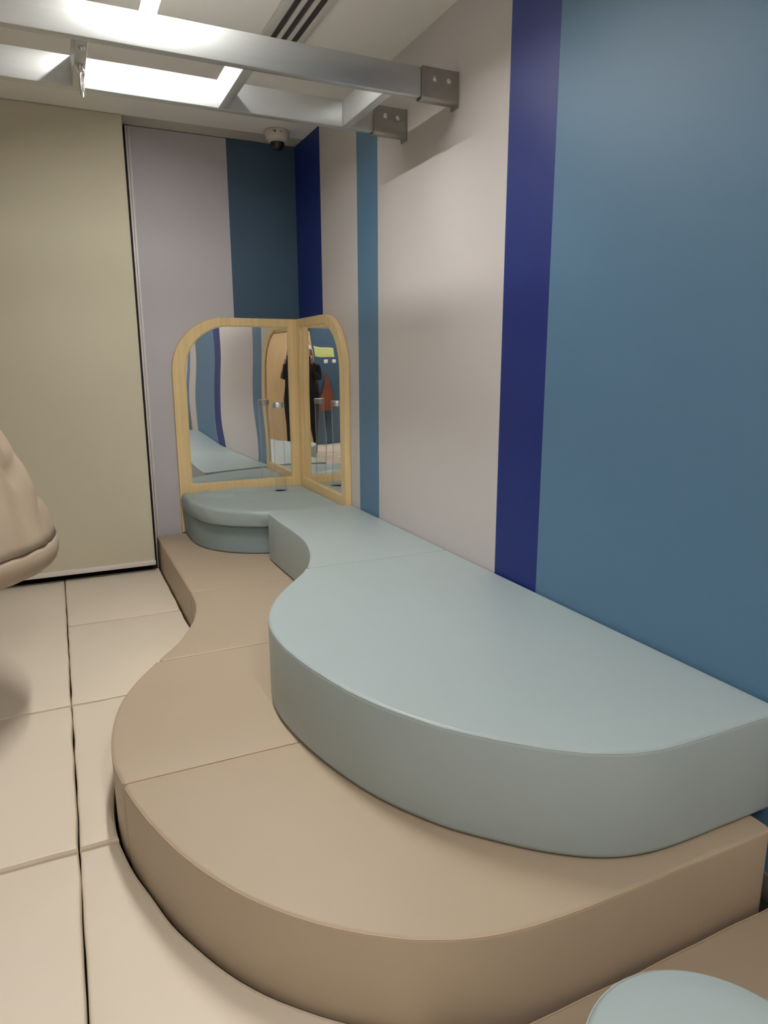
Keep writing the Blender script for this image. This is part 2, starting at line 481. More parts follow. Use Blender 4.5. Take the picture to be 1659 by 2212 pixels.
for yc in (-1.964, -1.531):
    bracket(yc, -0.001, -1)
    bracket(yc, XL+0.001, 1)

def ring_bm(pts, r, n=8, closed=True):
    bm = bmesh.new(); tube(bm, pts, r, n, closed); return bm
# carabiner hanging on an eye bolt under the crossbar
kc = empty('carabiner', (-1.319, -1.74, 2.18)); tag(kc, 'shiny steel carabiner hanging from the second visible crossbar of the metal frame', 'carabiner')
X, Y = -1.319, -1.76
bm = bmesh.new(); lathe(bm, [(0.014, 0), (0.014, -0.004), (0.009, -0.006), (0.007, -0.014)], (X, Y, Z0), 16)
link('eye_plate', bm, M['chrome'], kc, 40)
pts = [(X+0.011*math.cos(2*PI*k/20), Y, Z0-0.022+0.011*math.sin(2*PI*k/20)) for k in range(20)]
link('eye_ring', ring_bm(pts, 0.0035), M['chrome'], kc, 60)
pts = []
for k in range(28):
    t = 2*PI*k/28; sx = 0.0125*(1.0 if math.sin(t) < 0 else 0.8)
    pts.append((X+0.3*sx*math.cos(t), Y+sx*math.cos(t), Z0-0.062+0.038*math.sin(t)))
link('hook_body', ring_bm(pts, 0.0042), M['chrome'], kc, 60)
bm = bmesh.new(); tube(bm, [(X+0.0035, Y+0.0122, Z0-0.075), (X+0.0035, Y+0.0122, Z0-0.05)], 0.0062, 12); link('screw_gate', bm, M['chrome'], kc, 40)
bm = bmesh.new(); lathe(bm, [(0.010, 0), (0.010, -0.005), (0.0075, -0.009), (0.003, -0.011)], (X, -1.905, Z0-0.0002), 12)
link('bolt', bm, M['chrome'], fr, 40)

# ------------------------------------------------------------------ pod swing at the left
SX, SY, SZT, SZB, SR = -2.02, -1.78, 2.03, 0.60, 0.485
sw = empty('pod_swing', (SX, SY, SZB)); tag(sw, 'tan fabric pod swing with a padded seat hanging at the left edge', 'swing')
def fold(a, z):
    u = (z-SZB)/(SZT-SZB)
    w = 0.012*math.sin(7*a+3.1*u*4)+0.010*math.sin(17*a-14*u+1.3)+0.006*math.sin(29*a+6*u)
    w += 0.012*noise.noise(Vector((2.5*math.cos(a), 2.5*math.sin(a), u*5)))
    w -= 0.026*max(0, 1-abs(noise.noise(Vector((3.2*math.cos(a)+u*3, 3.2*math.sin(a)-u*2, u*3))))*7)
    return w*min(1, max(0, u-0.02)*7)*(1-u*0.6)
bm = bmesh.new(); NA = 160; NZ = 46; grid = []
for i in range(NZ+1):
    u = i/NZ; z = SZB+0.062+(SZT-SZB-0.062)*u
    r = (SR-0.006)*(1-u)+0.02*u
    grid.append([bm.verts.new((SX+(r+fold(2*PI*k/NA, z))*math.cos(2*PI*k/NA), SY+(r+fold(2*PI*k/NA, z))*math.sin(2*PI*k/NA), z)) for k in range(NA)])
for i in range(NZ):
    for k in range(NA):
        a = 2*PI*(k+0.5)/NA; u = (i+0.5)/NZ
        # opening towards the camera side on the left (towards -x, -y)
        da = (a-math.radians(262)+PI) % (2*PI)-PI
        if u > 0.16 and u < 0.72 and (da/0.62)**2+((u-0.44)/0.27)**2 < 1: continue
        bm.faces.new((grid[i][k], grid[i][(k+1) % NA], grid[i+1][(k+1) % NA], grid[i+1][k]))
cv = link('fabric_cover', bm, M['swing'], sw, 80)
sm = cv.modifiers.new('thickness', 'SOLIDIFY'); sm.thickness = 0.004
# padded seat
bm = bmesh.new(); prof = [(0.30, -0.028), (SR-0.055, -0.03), (SR-0.02, -0.022), (SR-0.002, 0.0), (SR+0.002, 0.03), (SR-0.002, 0.052), (SR-0.012, 0.062), (SR-0.07, 0.066), (0.25, 0.072), (0.05, 0.07)]
rings = []
for r, dz in prof:
    rings.append([bm.verts.new((SX+(r+0.002*math.sin(23*t_)*(r > .4))*math.cos(t_),
                  SY+(r+0.002*math.sin(23*t_)*(r > .4))*math.sin(t_), SZB-0.005+dz)) for t_ in [2*PI*k/120 for k in range(120)]])
for A, B in zip(rings, rings[1:]):
    for k in range(120): bm.faces.new((A[k], A[(k+1) % 120], B[(k+1) % 120], B[k]))
bm.faces.new(rings[0][::-1]); bm.faces.new(rings[-1])
link('padded_seat', bm, M['swing'], sw, 80)
pts = []
for k in range(60):
    t = 2*PI*k/60; a = math.radians(262)+0.64*math.cos(t); u = 0.44+0.28*math.sin(t); z = SZB+0.052+(SZT-SZB-0.052)*u
    r = (SR-0.004)*(1-u)+0.02*u+fold(a, z)+0.004
    pts.append((SX+r*math.cos(a), SY+r*math.sin(a), z))
link('opening_piping', ring_bm(pts, 0.006, 8), M['swing_pipe'], sw, 60)
bm = bmesh.new(); tube(bm, [(SX, SY, SZT-0.02), (SX, SY, Z0-0.02)], 0.006); link('hanging_rope', bm, M['rope'], sw, 60)
mbox('hanger_plate', M['galv'], fr, SX-0.03, SX+0.03, -1.982, -1.512, Z0-0.006, Z0-0.0005, bev=0.001)
bm = bmesh.new(); lathe(bm, [(0.022, -0.01), (0.03, 0.0), (0.028, 0.03), (0.012, 0.05)], (SX, SY, SZT-0.03), 20); link('top_cap', bm, M['galv'], sw, 50)

# ------------------------------------------------------------------ foam landscape
TAN = [(-1.0, -0.045), (-1.0, -0.5), (-1.0, -0.9), (-1.0, -1.25), (-1.006, -1.42), (-1.03, -1.56), (-1.075, -1.70), (-1.15, -1.86), (-1.25, -2.01), (-1.335, -2.15),
       (-1.397, -2.29), (-1.432, -2.44), (-1.444, -2.58), (-1.438, -2.70), (-1.415, -2.83), (-1.377, -2.97), (-1.325, -3.11), (-1.25, -3.25),
       (-1.165, -3.36), (-1.08, -3.44), (-0.98, -3.51), (-0.88, -3.555), (-0.79, -3.578), (-0.70, -3.588), (-0.60, -3.592), (-0.40, -3.593), (-0.115, -3.593)]
BLUE_FAR = [(-0.508, -0.87), (-0.51, -1.1), (-0.508, -1.35), (-0.52, -1.56), (-0.555, -1.72), (-0.595, -1.84), (-0.652, -1.968)]
BLUE_NEAR = [(-0.656, -1.971), (-0.73, -2.070), (-0.82, -2.188), (-0.885, -2.295), (-0.927, -2.39), (-0.952, -2.48), (-0.964, -2.57), (-0.962, -2.69),
             (-0.94, -2.84), (-0.90, -3.0), (-0.85, -3.13), (-0.775, -3.26), (-0.70, -3.35), (-0.62, -3.43), (-0.54, -3.49), (-0.47, -3.523),
             (-0.40, -3.540), (-0.32, -3.546), (-0.20, -3.546), (-0.06, -3.546)]
HT, HB = 0.197, 0.460

def piece(name, P, z0, z1, mt, pm, label, cat, group=None, r=0.012, rb=0.010, pipe=True, joints=()):
    tight = (lambda x, y: (0.7 if 'step' in name else 0.2) if any(abs(y-j) < 0.006 for j in joints) else 1.0)
    bm, _, Q = slab_bm(P, z0, z1, r, rb, tight=tight)
    cx = sum(p[0] for p in Q)/len(Q); cy = sum(p[1] for p in Q)/len(Q)
    t = empty(name, (cx, cy, z0)); tag(t, label, cat, group)
    link('body', bm, mt, t, 55)
    if pipe:
        d = r*(1-math.cos(math.radians(40)))-0.0002; zz = z1-r+r*math.sin(math.radians(40))
        fc = [tight(x, y) for x, y in Q]
        pts = [(x, y, z1-(z1-zz)*f) for (x, y), f in zip(offset_var(Q, [d*f for f in fc]), fc)]
        link('piping', ring_bm(pts, 0.0012, 6), pm, t, 60)
    return t

def cut(curve, ya, yb):
    """part of the outline curve between two y values (going towards the camera)"""
    def at(y):
        for p, q in zip(curve, curve[1:]):
            if p[1] >= y >= q[1] and p[1] != q[1]:
                t = (y-p[1])/(q[1]-p[1]); return (p[0]+(q[0]-p[0])*t, y)
    out = [at(ya)] if ya < curve[0][1] else [curve[0]]
    out += [p for p in curve if yb+1e-4 < p[1] < ya-1e-4]
    if yb > curve[-1][1]: out.append(at(yb))
    return out

def trim_ends(c, rc):
    c = [c[0]]+[p for p in c[1:-1] if math.dist(p, c[0]) > 2.2*rc and math.dist(p, c[-1]) > 2.2*rc]+[c[-1]]
    return c

def module(curve, ya, yb, xr, rc=0.016, rlast=None):
    c = trim_ends(cut(curve, ya, yb), rc); P = c+[(xr, c[-1][1]), (xr, c[0][1])]
    rad = [0.0]*len(P); rad[0] = rc; rad[len(c)-1] = rc; rad[-1] = rc; rad[-2] = rlast or rc
    # drop points too close to a rounded end
    return round_corners(P, rad)

TC = catmull(TAN, 6)
gap = 0.0015
seams = [-0.045, -1.267, -2.012, -2.757, -3.7]
tl = ['tan foam step module against the back wall, farthest of the tan row',
      'narrow concave tan foam step module, second of the row from the back wall',
      'tan foam step module in the middle of the convex curve, beside the floor mats',
      'large tan foam step module at the front, nearest the camera']
for i in range(4):
    ya = seams[i]-(gap if i else 0); yb = seams[i+1]+gap
    if i < 3:
        P = module(TC, ya, yb, -0.072)
    else:
        c = [cut(TC, ya, -3.0)[0]]+[p for p in TC if p[1] < ya-0.036]
        P = c+[(-0.072, TC[-1][1]), (-0.072, ya)]
        rad = [0.0]*len(P); rad[0] = 0.016; rad[-1] = 0.016; rad[-2] = 0.022
        P = round_corners(P, rad)
    piece('foam_step', P, ZF, HT, M['tan'], M['tan_pipe'], tl[i], 'soft play step', 'tan foam step modules', r=0.010, joints=seams[1:4])

BF = catmull(BLUE_FAR, 6); BN = catmull(BLUE_NEAR, 6)
c = trim_ends(BF, 0.03); P = c+[(-0.006, c[-1][1]), (-0.006, c[0][1])]
rad = [0.0]*len(P); rad[0] = 0.035; rad[-1] = 0.012; rad[-2] = 0.012; rad[len(c)-1] = 0.012
piece('foam_bench', round_corners(P, rad), HT+0.0018, HB, M['blue'], M['blue_pipe'], 'concave pale blue foam bench module next to the corner cushion', 'soft play bench', 'pale blue foam bench modules', r=0.010, rb=0.016, joints=(-1.968,))
c = trim_ends(BN, 0.014); P = c+[(-0.006, c[-1][1]), (-0.006, c[0][1])]
rad = [0.0]*len(P); rad[0] = 0.014; rad[-1] = 0.012; rad[-2] = 0.03
piece('foam_bench', round_corners(P, rad), HT+0.0018, HB, M['blue'], M['blue_pipe'], 'large half-round pale blue foam bench module on the tan step, nearest the camera', 'soft play bench', 'pale blue foam bench modules', r=0.012, rb=0.018, joints=(-1.971,))

# corner base and cushion under the mirrors
def quarter(R, xo, r2, ex=2.0, top=0.036, yl=0.846):
    P = []
    n = 36
    for k in range(n+1):
        t = k/n*PI/2
        cx, cy = abs(math.cos(t))**(2/ex), abs(math.sin(t))**(2/ex)
        P.append((-R*cx, -top-(r2-top)*cy) if k < n else (0, -r2))
    P = [p for p in P if p[0] < -0.36]
    return P
def corner_outline(R, y2, xr=-0.038, ytop=-0.038):
    pts = [(-R, ytop), (-R-0.001, -0.24), (-R+0.010, -0.39), (-R+0.052, y2+0.275), (-R+0.125, y2+0.170), (-R+0.222, y2+0.088),
           (-R+0.34, y2+0.034), (-R+0.46, y2+0.008), (-R+0.60, y2)]
    c = catmull(pts, 5)
    return c+[(xr, y2), (xr, ytop)]
P = corner_outline(0.822, -0.80)
rad = [0.0]*len(P); rad[0] = 0.01; rad[-1] = 0.01; rad[-2] = 0.01
piece('foam_block', round_corners(P, rad), HT+0.0018, 0.360, M['hocker'], M['blue_pipe'], 'rounded grey blue foam base under the corner cushion, below the mirrors', 'soft play base', r=0.012, pipe=False)

# cushion: dense top grid so the vinyl can wrinkle, with a recess around the tube
def densify(P, step):
    out = []
    for i, a in enumerate(P):
        b_ = P[(i+1) % len(P)]; k = max(1, int(math.dist(a, b_)/step))
        out += [(a[0]+(b_[0]-a[0])*j/k, a[1]+(b_[1]-a[1])*j/k) for j in range(k)]
    return out
HX, HY, HR = -0.222, -0.188, 0.050
P0 = densify(clean(round_corners(corner_outline(0.832, -0.842), [0.02]+[0]*(len(corner_outline(0.832, -0.842))-3)+[0.02, 0.02])), 0.016)
def cush_h(x, y):
    h = 0.0
    h += 0.006*noise.noise(Vector((x*6, y*6, 0.3)))
    for (ax, ay, dx, dy, s, w) in ((-0.62, -0.25, 0.8, -0.6, 0.006, 0.035), (-0.55, -0.20, 0.55, -0.83, -0.005, 0.03), (-0.45, -0.12, 0.9, -0.4, 0.005, 0.03), (-0.3, -0.4, 1, 0.2, 0.003, 0.05), (-0.66, -0.16, 0.3, -0.95, 0.005, 0.028)):
        px, py = x-ax, y-ay; d = px*(-dy)+py*dx; l = px*dx+py*dy
        h += 3.4*s*math.exp(-(d/(w*0.7))**2-(l/0.15)**2)
    d = math.hypot(x-HX, y-HY)
    h -= 0.006*math.exp(-((d-HR)/0.03)**2) if d > HR else 0.006
    return h
bm = bmesh.new()
zt = 0.456; zb = 0.363; R_ = 0.026
prof = [(0.010*(1-math.sin(k/4*PI/2)), zb+0.012*(1-math.cos(k/4*PI/2))) for k in range(5)] + \
       [(-0.003, zb+0.030), (-0.004, zb+0.048)] + [(R_*(1-math.cos(k/6*PI/2)), zt-R_+R_*math.sin(k/6*PI/2)) for k in range(7)]
n = len(P0); rings = []
for d, z in prof:
    # walls and mirror sides stay straight: clamp outward bulge
    ring = []
    for i, (x, y) in enumerate(offset(P0, d)):
        wv = 0.009*noise.noise(Vector((x*9+z*14, y*9, z*9)))*max(0, 1-abs(z-0.41)/0.045) if x < -0.1 and y < -0.1 else 0
        ring.append(bm.verts.new((min(x+wv, -0.037), min(y+wv, -0.037), z)))
    rings.append(ring)
for A, B in zip(rings, rings[1:]):
    for k in range(n): bm.faces.new((A[k], A[(k+1) % n], B[(k+1) % n], B[k]))
bm.faces.new(rings[0][::-1])
inner = [v.co.xy.copy() for v in rings[-1]]
# rays from hole to rim form the top surface
NR = 34; prev = rings[-1]; hole = []
for j in range(1, NR+1):
    t = (j/NR)**1.0; cur = []
    for k in range(n):
        p = inner[k]; a = math.atan2(p.y-HY, p.x-HX); q = Vector((HX+HR*math.cos(a), HY+HR*math.sin(a)))
        w = p.lerp(q, t); e = min(1.0, t*6)
        cur.append(bm.verts.new((w.x, w.y, zt+cush_h(w.x, w.y)*e)))
    for k in range(n): bm.faces.new((prev[k], prev[(k+1) % n], cur[(k+1) % n], cur[k]))
    prev = cur
for dz, dr_ in ((-0.006, -0.004), (-0.02, -0.005), (-0.08, -0.005)):
    cur = [bm.verts.new((HX+(v.co.x-HX)*(1+dr_/HR), HY+(v.co.y-HY)*(1+dr_/HR), zt+dz-0.008)) for v in prev]
    for k in range(n): bm.faces.new((prev[k], prev[(k+1) % n], cur[(k+1) % n], cur[k]))
    prev = cur
bm.faces.new(prev)
cu = link('corner_cushion', bm, M['cushion'], None, 70)
tag(cu, 'wrinkled sage blue quarter-round cushion below the mirrors with a hole for the tube', 'cushion')

# clear tube standing in the hole
tb = empty('bubble_tube', (HX, HY, 0.38)); tag(tb, 'clear acrylic tube with a silver cap standing in the cushion before the mirrors', 'tube')
bm = bmesh.new(); TR = 0.034
lathe(bm, [(TR, 0), (TR, 0.60)], (HX, HY, 0.385), 48, cap=False)
link('tube_wall', bm, M['acrylic'], tb, 60)
bm = bmesh.new(); lathe(bm, [(TR-0.006, -0.002), (TR+0.003, 0), (TR+0.003, 0.030), (TR+0.001, 0.033), (0.004, 0.034)], (HX, HY, 0.985), 48)
link('cap', bm, M['alu'], tb, 40)
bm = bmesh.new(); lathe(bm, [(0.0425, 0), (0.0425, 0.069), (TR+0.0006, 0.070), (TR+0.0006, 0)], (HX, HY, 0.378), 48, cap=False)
link('hole_shade_ring', bm, M['black'], tb, 40)  # black ring added to make the inside of the hole look shaded

# ------------------------------------------------------------------ corner mirrors
def arch(w, ztop, r, zbot, x0=0.0, seg=20):
    """(u, z) outline: u = distance from the room corner"""
    P = [(x0, zbot), (w, zbot)]
    for k in range(seg+1):
        t = k/seg*PI/2; P.append((w-r+r*math.cos(t), ztop-r+r*math.sin(t)))
    P.append((x0, ztop)); return P
def mirror_panel(name, to3, w, u0, ui, label, warp):
    """to3(u, d, z): u along the wall from the corner, d out of the wall"""
    c = to3((u0+w)/2, 0, 0.9); t = empty(name, tuple(c)); tag(t, label, 'mirror', 'arched corner mirrors')
    O = arch(w, 1.540, 0.335, HT+0.001, u0); wi = w-0.076
    I = arch(wi, 1.492, 0.285, 0.503, ui)
    bm = bmesh.new(); D0, D1 = 0.002, 0.034
    n = len(O)
    def loop(P, d): return [bm.verts.new(to3(u, d, z)) for u, z in P]
    def inset(P, q):
        cu_ = sum(p[0] for p in P)/len(P); cz = sum(p[1] for p in P)/len(P)
        Q = offset(P, q); return Q
    Of, Ob = loop(inset(O, 0.002), D1), loop(O, D0); Om = loop(O, D1-0.002)
    If = loop(inset(I, -0.002), D1); Im = loop(I, D1-0.002); Ib = loop(I, D1-0.016)
    for A, B in ((Ob, Om), (Om, Of), (Of, If), (If, Im), (Im, Ib)):
        for k in range(n): bm.faces.new((A[k], A[(k+1) % n], B[(k+1) % n], B[k]))
    link('frame', bm, M['wood'], t, 40)
    # inner rebate lip, a paler edge
    bm = bmesh.new(); I2 = inset(I, 0.006)
    A = loop(I, D1-0.003); B = loop(I2, D1-0.004); C_ = loop(I2, D1-0.014)
    for P_, Q_ in ((A, B), (B, C_)):
        for k in range(n): bm.faces.new((P_[k], P_[(k+1) % n], Q_[(k+1) % n], Q_[k]))
    link('rebate', bm, M['wood_edge'], t, 40)
    # mirror sheet: slightly wavy acrylic
    bm = bmesh.new(); NU, NV = 60, 80; rr = 0.285
    G = []
    for j in range(NV+1):
        row = []
        for i in range(NU+1):
            u = ui-0.003+(wi-ui+0.006)*i/NU
            zt_ = 1.495 if u < wi-rr else 1.495-rr+math.sqrt(max(0, rr*rr-(u-(wi-rr))**2))
            zt_ = max(zt_, 1.0); z = 0.500+(zt_-0.500)*j/NV
            row.append(bm.verts.new(to3(u, D1-0.0095+warp(u, z), z)))
        G.append(row)
    for j in range(NV):
        for i in range(NU): bm.faces.new((G[j][i], G[j][i+1], G[j+1][i+1], G[j+1][i]))
    s = link('mirror_sheet', bm, M['mirror'], t, 170)
    mbox_pts = to3
    bm = bmesh.new()
    B1 = [bm.verts.new(to3(u, D0, z)) for u, z in inset(O, 0.01)]; bm.faces.new(B1)
    link('backing', bm, M['wood_edge'], t)
    return t
def warp_l(u, z):
    return 0.0009*math.sin(2*PI*(z-0.5)/0.62+0.8)*math.sin(u*4.2+0.5)*0.7+0.0065*(u-0.42)-0.004*(u-0.42)*math.cos(2*PI*(z-1.47)/0.75)+0.0005*math.sin(u*9+1)+0.0004*noise.noise(Vector((u*3, z*4, 1)))
def warp_r(u, z):
    return 0.0006*math.sin(2*PI*(z-0.5)/0.6+2.0)*math.sin(u*5.0+0.3)+0.0050*(u-0.42)+0.0006*noise.noise(Vector((u*5, z*5, 7)))
mirror_panel('arched_mirror', lambda u, d, z: Vector((-u, -d, z)), 0.836, 0.002, 0.087, 'wood-framed arched mirror on the back wall, the wider-looking left one of the corner pair', warp_l)
mirror_panel('arched_mirror', lambda u, d, z: Vector((-d, -u, z)), 0.862, 0.0345, 0.087, 'wood-framed arched mirror on the right wall, the narrow-looking right one of the corner pair', warp_r)

# ------------------------------------------------------------------ floor mats
def wavy(P, amp=0.0015, step=0.03, seed=0):
    out = []; n = len(P)
    for i in range(n):
        a = Vector(P[i]); b_ = Vector(P[(i+1) % n]); L = (b_-a).length; k = max(1, int(L/step))
        for j in range(k):
            p = a.lerp(b_, j/k)
            out.append((p.x+amp*noise.noise(Vector((p.x*7, p.y*7, seed))), p.y+amp*noise.noise(Vector((p.x*7, p.y*7, seed+9)))))
    return out
def mat_piece(P, z1, label, mt='cream', seed=0, r=0.010):
    P = clean(P, 0.004); P = wavy(P, 0.0042, 0.03, seed)
    bm, _, Q = slab_bm(P, ZF+0.0005, z1, r, 0.006)
    cx = sum(p[0] for p in Q)/len(Q); cy = sum(p[1] for p in Q)/len(Q)
    t = empty('floor_mat', (cx, cy, ZF)); tag(t, label, 'floor mat', 'padded floor mats')
    link('body', bm, M[mt], t, 55)
    d = r*0.293; pts = [(x, y, z1-d+0.0003) for x, y in offset(Q, d)]
    link('piping', ring_bm(pts, 0.0015, 5), M['cream_pipe' if mt == 'cream' else 'tan_pipe'], t, 60)
def edge(ya, yb, gap_=0.008):
    """bench outline pushed out by a gap, between y values"""
    c = [p for p in TC]
    o = []
    for i, p in enumerate(c):
        a = Vector(c[max(i-1, 0)]); b_ = Vector(c[min(i+1, len(c)-1)]); t = (b_-a).normalized()
        nn = Vector((t.y, -t.x))            # to the room side for a curve running towards -y
        if nn.x > 0 and p[1] > -3.4: nn = -nn
        o.append((p[0]+nn.x*gap_, p[1]+nn.y*gap_))
    return cut(o, ya, yb), o
XS = -1.548; g = 0.0018
rows = [-0.112, -0.953, -1.826, -2.690, -3.57, -4.44, -5.31, -6.18]
names_r = ['cream padded floor mat by the shade, touching the tan step, farthest of the right column',
           'cream floor mat second from the shade, beside the concave tan step',
           'narrow cream floor mat squeezed beside the widest bulge of the tan step',
           'cream floor mat cut to the curve at the front of the tan step']
tops = [0.005, 0.002, 0.0, -0.010]
for i in range(4):
    ya, yb = rows[i]-g, rows[i+1]+g
    if i < 3:
        e, _ = edge(ya, yb); P = e+[(XS+g, yb), (XS+g, ya)]
        mat_piece(P, tops[i], names_r[i], seed=i)
    else:
        yb = -3.57
        _, o = edge(0, 0)
        e = [p for p in o if p[1] < ya and p[0] < -0.958]
        e = cut(o, ya, -3.40)[:1]+e
        P = e+[(-0.955, e[-1][1]-0.02), (-0.955, -4.436), (XS+g, -4.436), (XS+g, ya)]
        rad = [0]*len(P)
        mat_piece(P, tops[i], names_r[i], seed=i)
mat_piece([(-0.947, -3.606), (-0.03, -3.606), (-0.03, -4.436), (-0.947, -4.436)], -0.002, 'tan floor mat in front of the tan step, under the round stool', mt='tan', seed=20)
lrows = [(-0.112, -1.826), (-1.826, -2.690), (-2.690, -3.57)]
names_l = ['long cream floor mat under the pod swing, by the floor seam', 'cream floor mat at the left edge, in front of the long one under the swing',
           'cream floor mat at the lower left corner of the photo']
for i, (a, b_) in enumerate(lrows):
    mat_piece([(XS-g, b_+g), (XS-g, a-g), (-2.41, a-g), (-2.41, b_+g)], [0.003, 0.0, -0.011][i], names_l[i], seed=30+i)
# mats further left and behind the camera
xs = [-2.418, -3.28, -3.98]
mat_piece([(-2.419, -3.566), (-2.419, -0.116), (-3.98, -0.116), (-3.98, -3.566)], 0.0, 'wide cream floor mat along the left wall, beyond the photo edge', seed=41)
mat_piece([(-0.03, -4.444), (-1.98, -4.444), (-1.98, -6.38), (-0.03, -6.38)], -0.002, 'cream floor mat behind the camera, by the right wall', seed=42)
mat_piece([(-1.556, -3.578), (-1.556, -4.436), (-3.98, -4.436), (-3.98, -3.578)], -0.004, 'cream floor mat left of the camera', seed=43)
mat_piece([(-1.99, -4.444), (-3.98, -4.444), (-3.98, -6.38), (-1.99, -6.38)], -0.003, 'cream floor mat behind the camera, by the left wall', seed=44)

# ------------------------------------------------------------------ round stool
st = empty('round_stool', (-0.7516, -3.9973, -0.002)); tag(st, 'round pale blue padded stool at the bottom right corner', 'stool')
bm = bmesh.new(); lathe(bm, [(0.172, 0), (0.180, 0.006), (0.183, 0.02), (0.183, 0.285), (0.180, 0.296), (0.172, 0.302), (0.12, 0.303), (0.002, 0.303)], (-0.7516, -3.9973, -0.002), 96)
link('body', bm, M['blue'], st, 50)
pts = [(-0.7516+0.1822*math.cos(2*PI*k/96), -3.9973+0.1822*math.sin(2*PI*k/96), 0.290) for k in range(96)]
link('piping', ring_bm(pts, 0.0016, 6), M['blue_pipe'], st, 60)

# ------------------------------------------------------------------ things seen only in the mirrors
ps = empty('wall_notice', (-2.43, YN+0.01, 1.4)); tag(ps, 'pale green paper notice on the slate blue wall, reflected in the right mirror', 'notice')
mbox('sheet', M['poster'], ps, -2.56, -2.30, YN+0.001, YN+0.004, 1.34, 1.53)
bm = bmesh.new(); box(bm, -2.555, -2.305, YN+0.0042, YN+0.0048, 1.512, 1.522)
for z in (1.40, 1.43, 1.46): box(bm, -2.54, -2.32, YN+0.0042, YN+0.0048, z, z+0.003)
link('print', bm, M['plate'], ps)
for i, x in enumerate((-2.45, -2.55)):
    s = empty('light_switch', (x, YN, 1.24)); tag(s, ['white switch plate below the green notice, the nearer to the door', 'white switch plate below the green notice, the farther from the door'][i], 'switch', 'wall switches')
    mbox('plate', M['plate'], s, x-0.035, x+0.035, YN+0.001, YN+0.010, 1.215, 1.29, bev=0.003)
    mbox('rocker', M['plate'], s, x-0.012, x+0.012, YN+0.0105, YN+0.014, 1.232, 1.272, bev=0.001)
bg = empty('leather_bag', (-2.42, YN+0.08, 0.8)); tag(bg, 'brown leather bag hanging on the slate blue wall, reflected in the right mirror', 'bag')
bm = bmesh.new(); G = []
for j in range(13):
    v = j/12; w = 0.10*(1-v)**0.5*0+0.095-0.055*v**1.5; d = 0.055*(1-0.5*v); z = 0.56+0.42*v
    G.append([bm.verts.new((-2.42+w*math.cos(t_)*(1+0.04*math.sin(3*t_+v*5)), YN+0.07+d*math.sin(t_), z)) for t_ in [2*PI*k/28 for k in range(28)]])
for A, B in zip(G, G[1:]):
    for k in range(28): bm.faces.new((A[k], A[(k+1) % 28], B[(k+1) % 28], B[k]))
bm.faces.new(G[0][::-1]); bm.faces.new(G[-1]); link('pouch', bm, M['leather'], bg, 60)
bm = bmesh.new(); tube(bm, [(-2.45, YN+0.07, 0.96), (-2.445, YN+0.04, 1.03), (-2.42, YN+0.012, 1.06), (-2.395, YN+0.04, 1.03), (-2.39, YN+0.07, 0.96)], 0.006)
link('strap', bm, M['leather'], bg, 60)
bm = bmesh.new(); tube(bm, [(-2.42, YN+0.001, 1.055), (-2.42, YN+0.03, 1.052)], 0.006); link('peg', bm, M['chrome'], bg, 60)
wp = empty('wall_pad', (-0.06, -4.7, 0.0)); tag(wp, 'tan padded wall panel with a white edge, reflected at the left of the left mirror', 'wall pad')
mbox('pad', M['tan'], wp, -0.11, -0.016, -5.20, -4.22, 0.0, 0.74, bev=0.012)
mbox('edge_trim', M['white'], wp, -0.125, -0.016, -4.219, -4.20, 0.0, 0.76, bev=0.003)

# ------------------------------------------------------------------ the photographer (only in the mirrors)
def skin_mesh(name, verts, edges, mt, parent, root=0, sub=2):
    me = bpy.data.meshes.new(name); me.from_pydata([v[0] for v in verts], edges, []); me.update()
    o = bpy.data.objects.new(name, me); COL.objects.link(o)
    sk = o.modifiers.new('skin', 'SKIN'); sk.use_smooth_shade = True
    if not me.skin_vertices: me.skin_vertices.new()
    for i, v in enumerate(verts):
        r = v[1]; me.skin_vertices[0].data[i].radius = (r, r) if not isinstance(r, tuple) else r
        me.skin_vertices[0].data[i].use_root = (i == root)
    ss = o.modifiers.new('subsurf', 'SUBSURF'); ss.levels = sub; ss.render_levels = sub
    me.materials.append(mt)
    o.parent = parent
    return o
pr = empty('person', (-1.655, -4.86, -0.003)); pr.rotation_euler = (0, 0, -math.atan2(0.424, 0.905))
tag(pr, 'person in black clothes and a white headscarf holding up a phone, reflected in the mirrors', 'person')
# local frame: +y forward (towards the mirrors), z up
sh_z = 1.20
V = [((0, 0, 0.80), 0.125), ((0, 0, 0.95), 0.115), ((0, 0.0, 1.08), 0.125), ((0, 0, 1.17), 0.10), ((0, 0.0, 1.245), 0.045),   # 0-4 spine
     ((-0.125, 0, 1.165), 0.050), ((-0.135, 0.07, 0.985), 0.036), ((-0.10, 0.20, 1.09), 0.031), ((-0.055, 0.30, 1.205), 0.024),  # 5-8 left arm
     ((0.125, 0, 1.165), 0.050), ((0.135, 0.07, 0.985), 0.036), ((0.10, 0.20, 1.09), 0.031), ((0.055, 0.30, 1.205), 0.024),      # 9-12 right arm
     ((-0.085, 0, 0.70), 0.095), ((-0.09, 0.01, 0.42), 0.068), ((-0.09, -0.01, 0.10), 0.045), ((-0.095, 0.02, 0.045), 0.042), ((-0.105, 0.14, 0.03), 0.03),
     ((0.085, 0, 0.70), 0.095), ((0.09, 0.01, 0.42), 0.068), ((0.09, -0.01, 0.10), 0.045), ((0.095, 0.02, 0.045), 0.042), ((0.105, 0.14, 0.03), 0.03)]
E_ = [(0, 1), (1, 2), (2, 3), (3, 4), (3, 5), (5, 6), (6, 7), (7, 8), (3, 9), (9, 10), (10, 11), (11, 12),
      (0, 13), (13, 14), (14, 15), (15, 16), (16, 17), (0, 18), (18, 19), (19, 20), (20, 21), (21, 22)]
body = skin_mesh('body', V, E_, M['cloth'], pr)
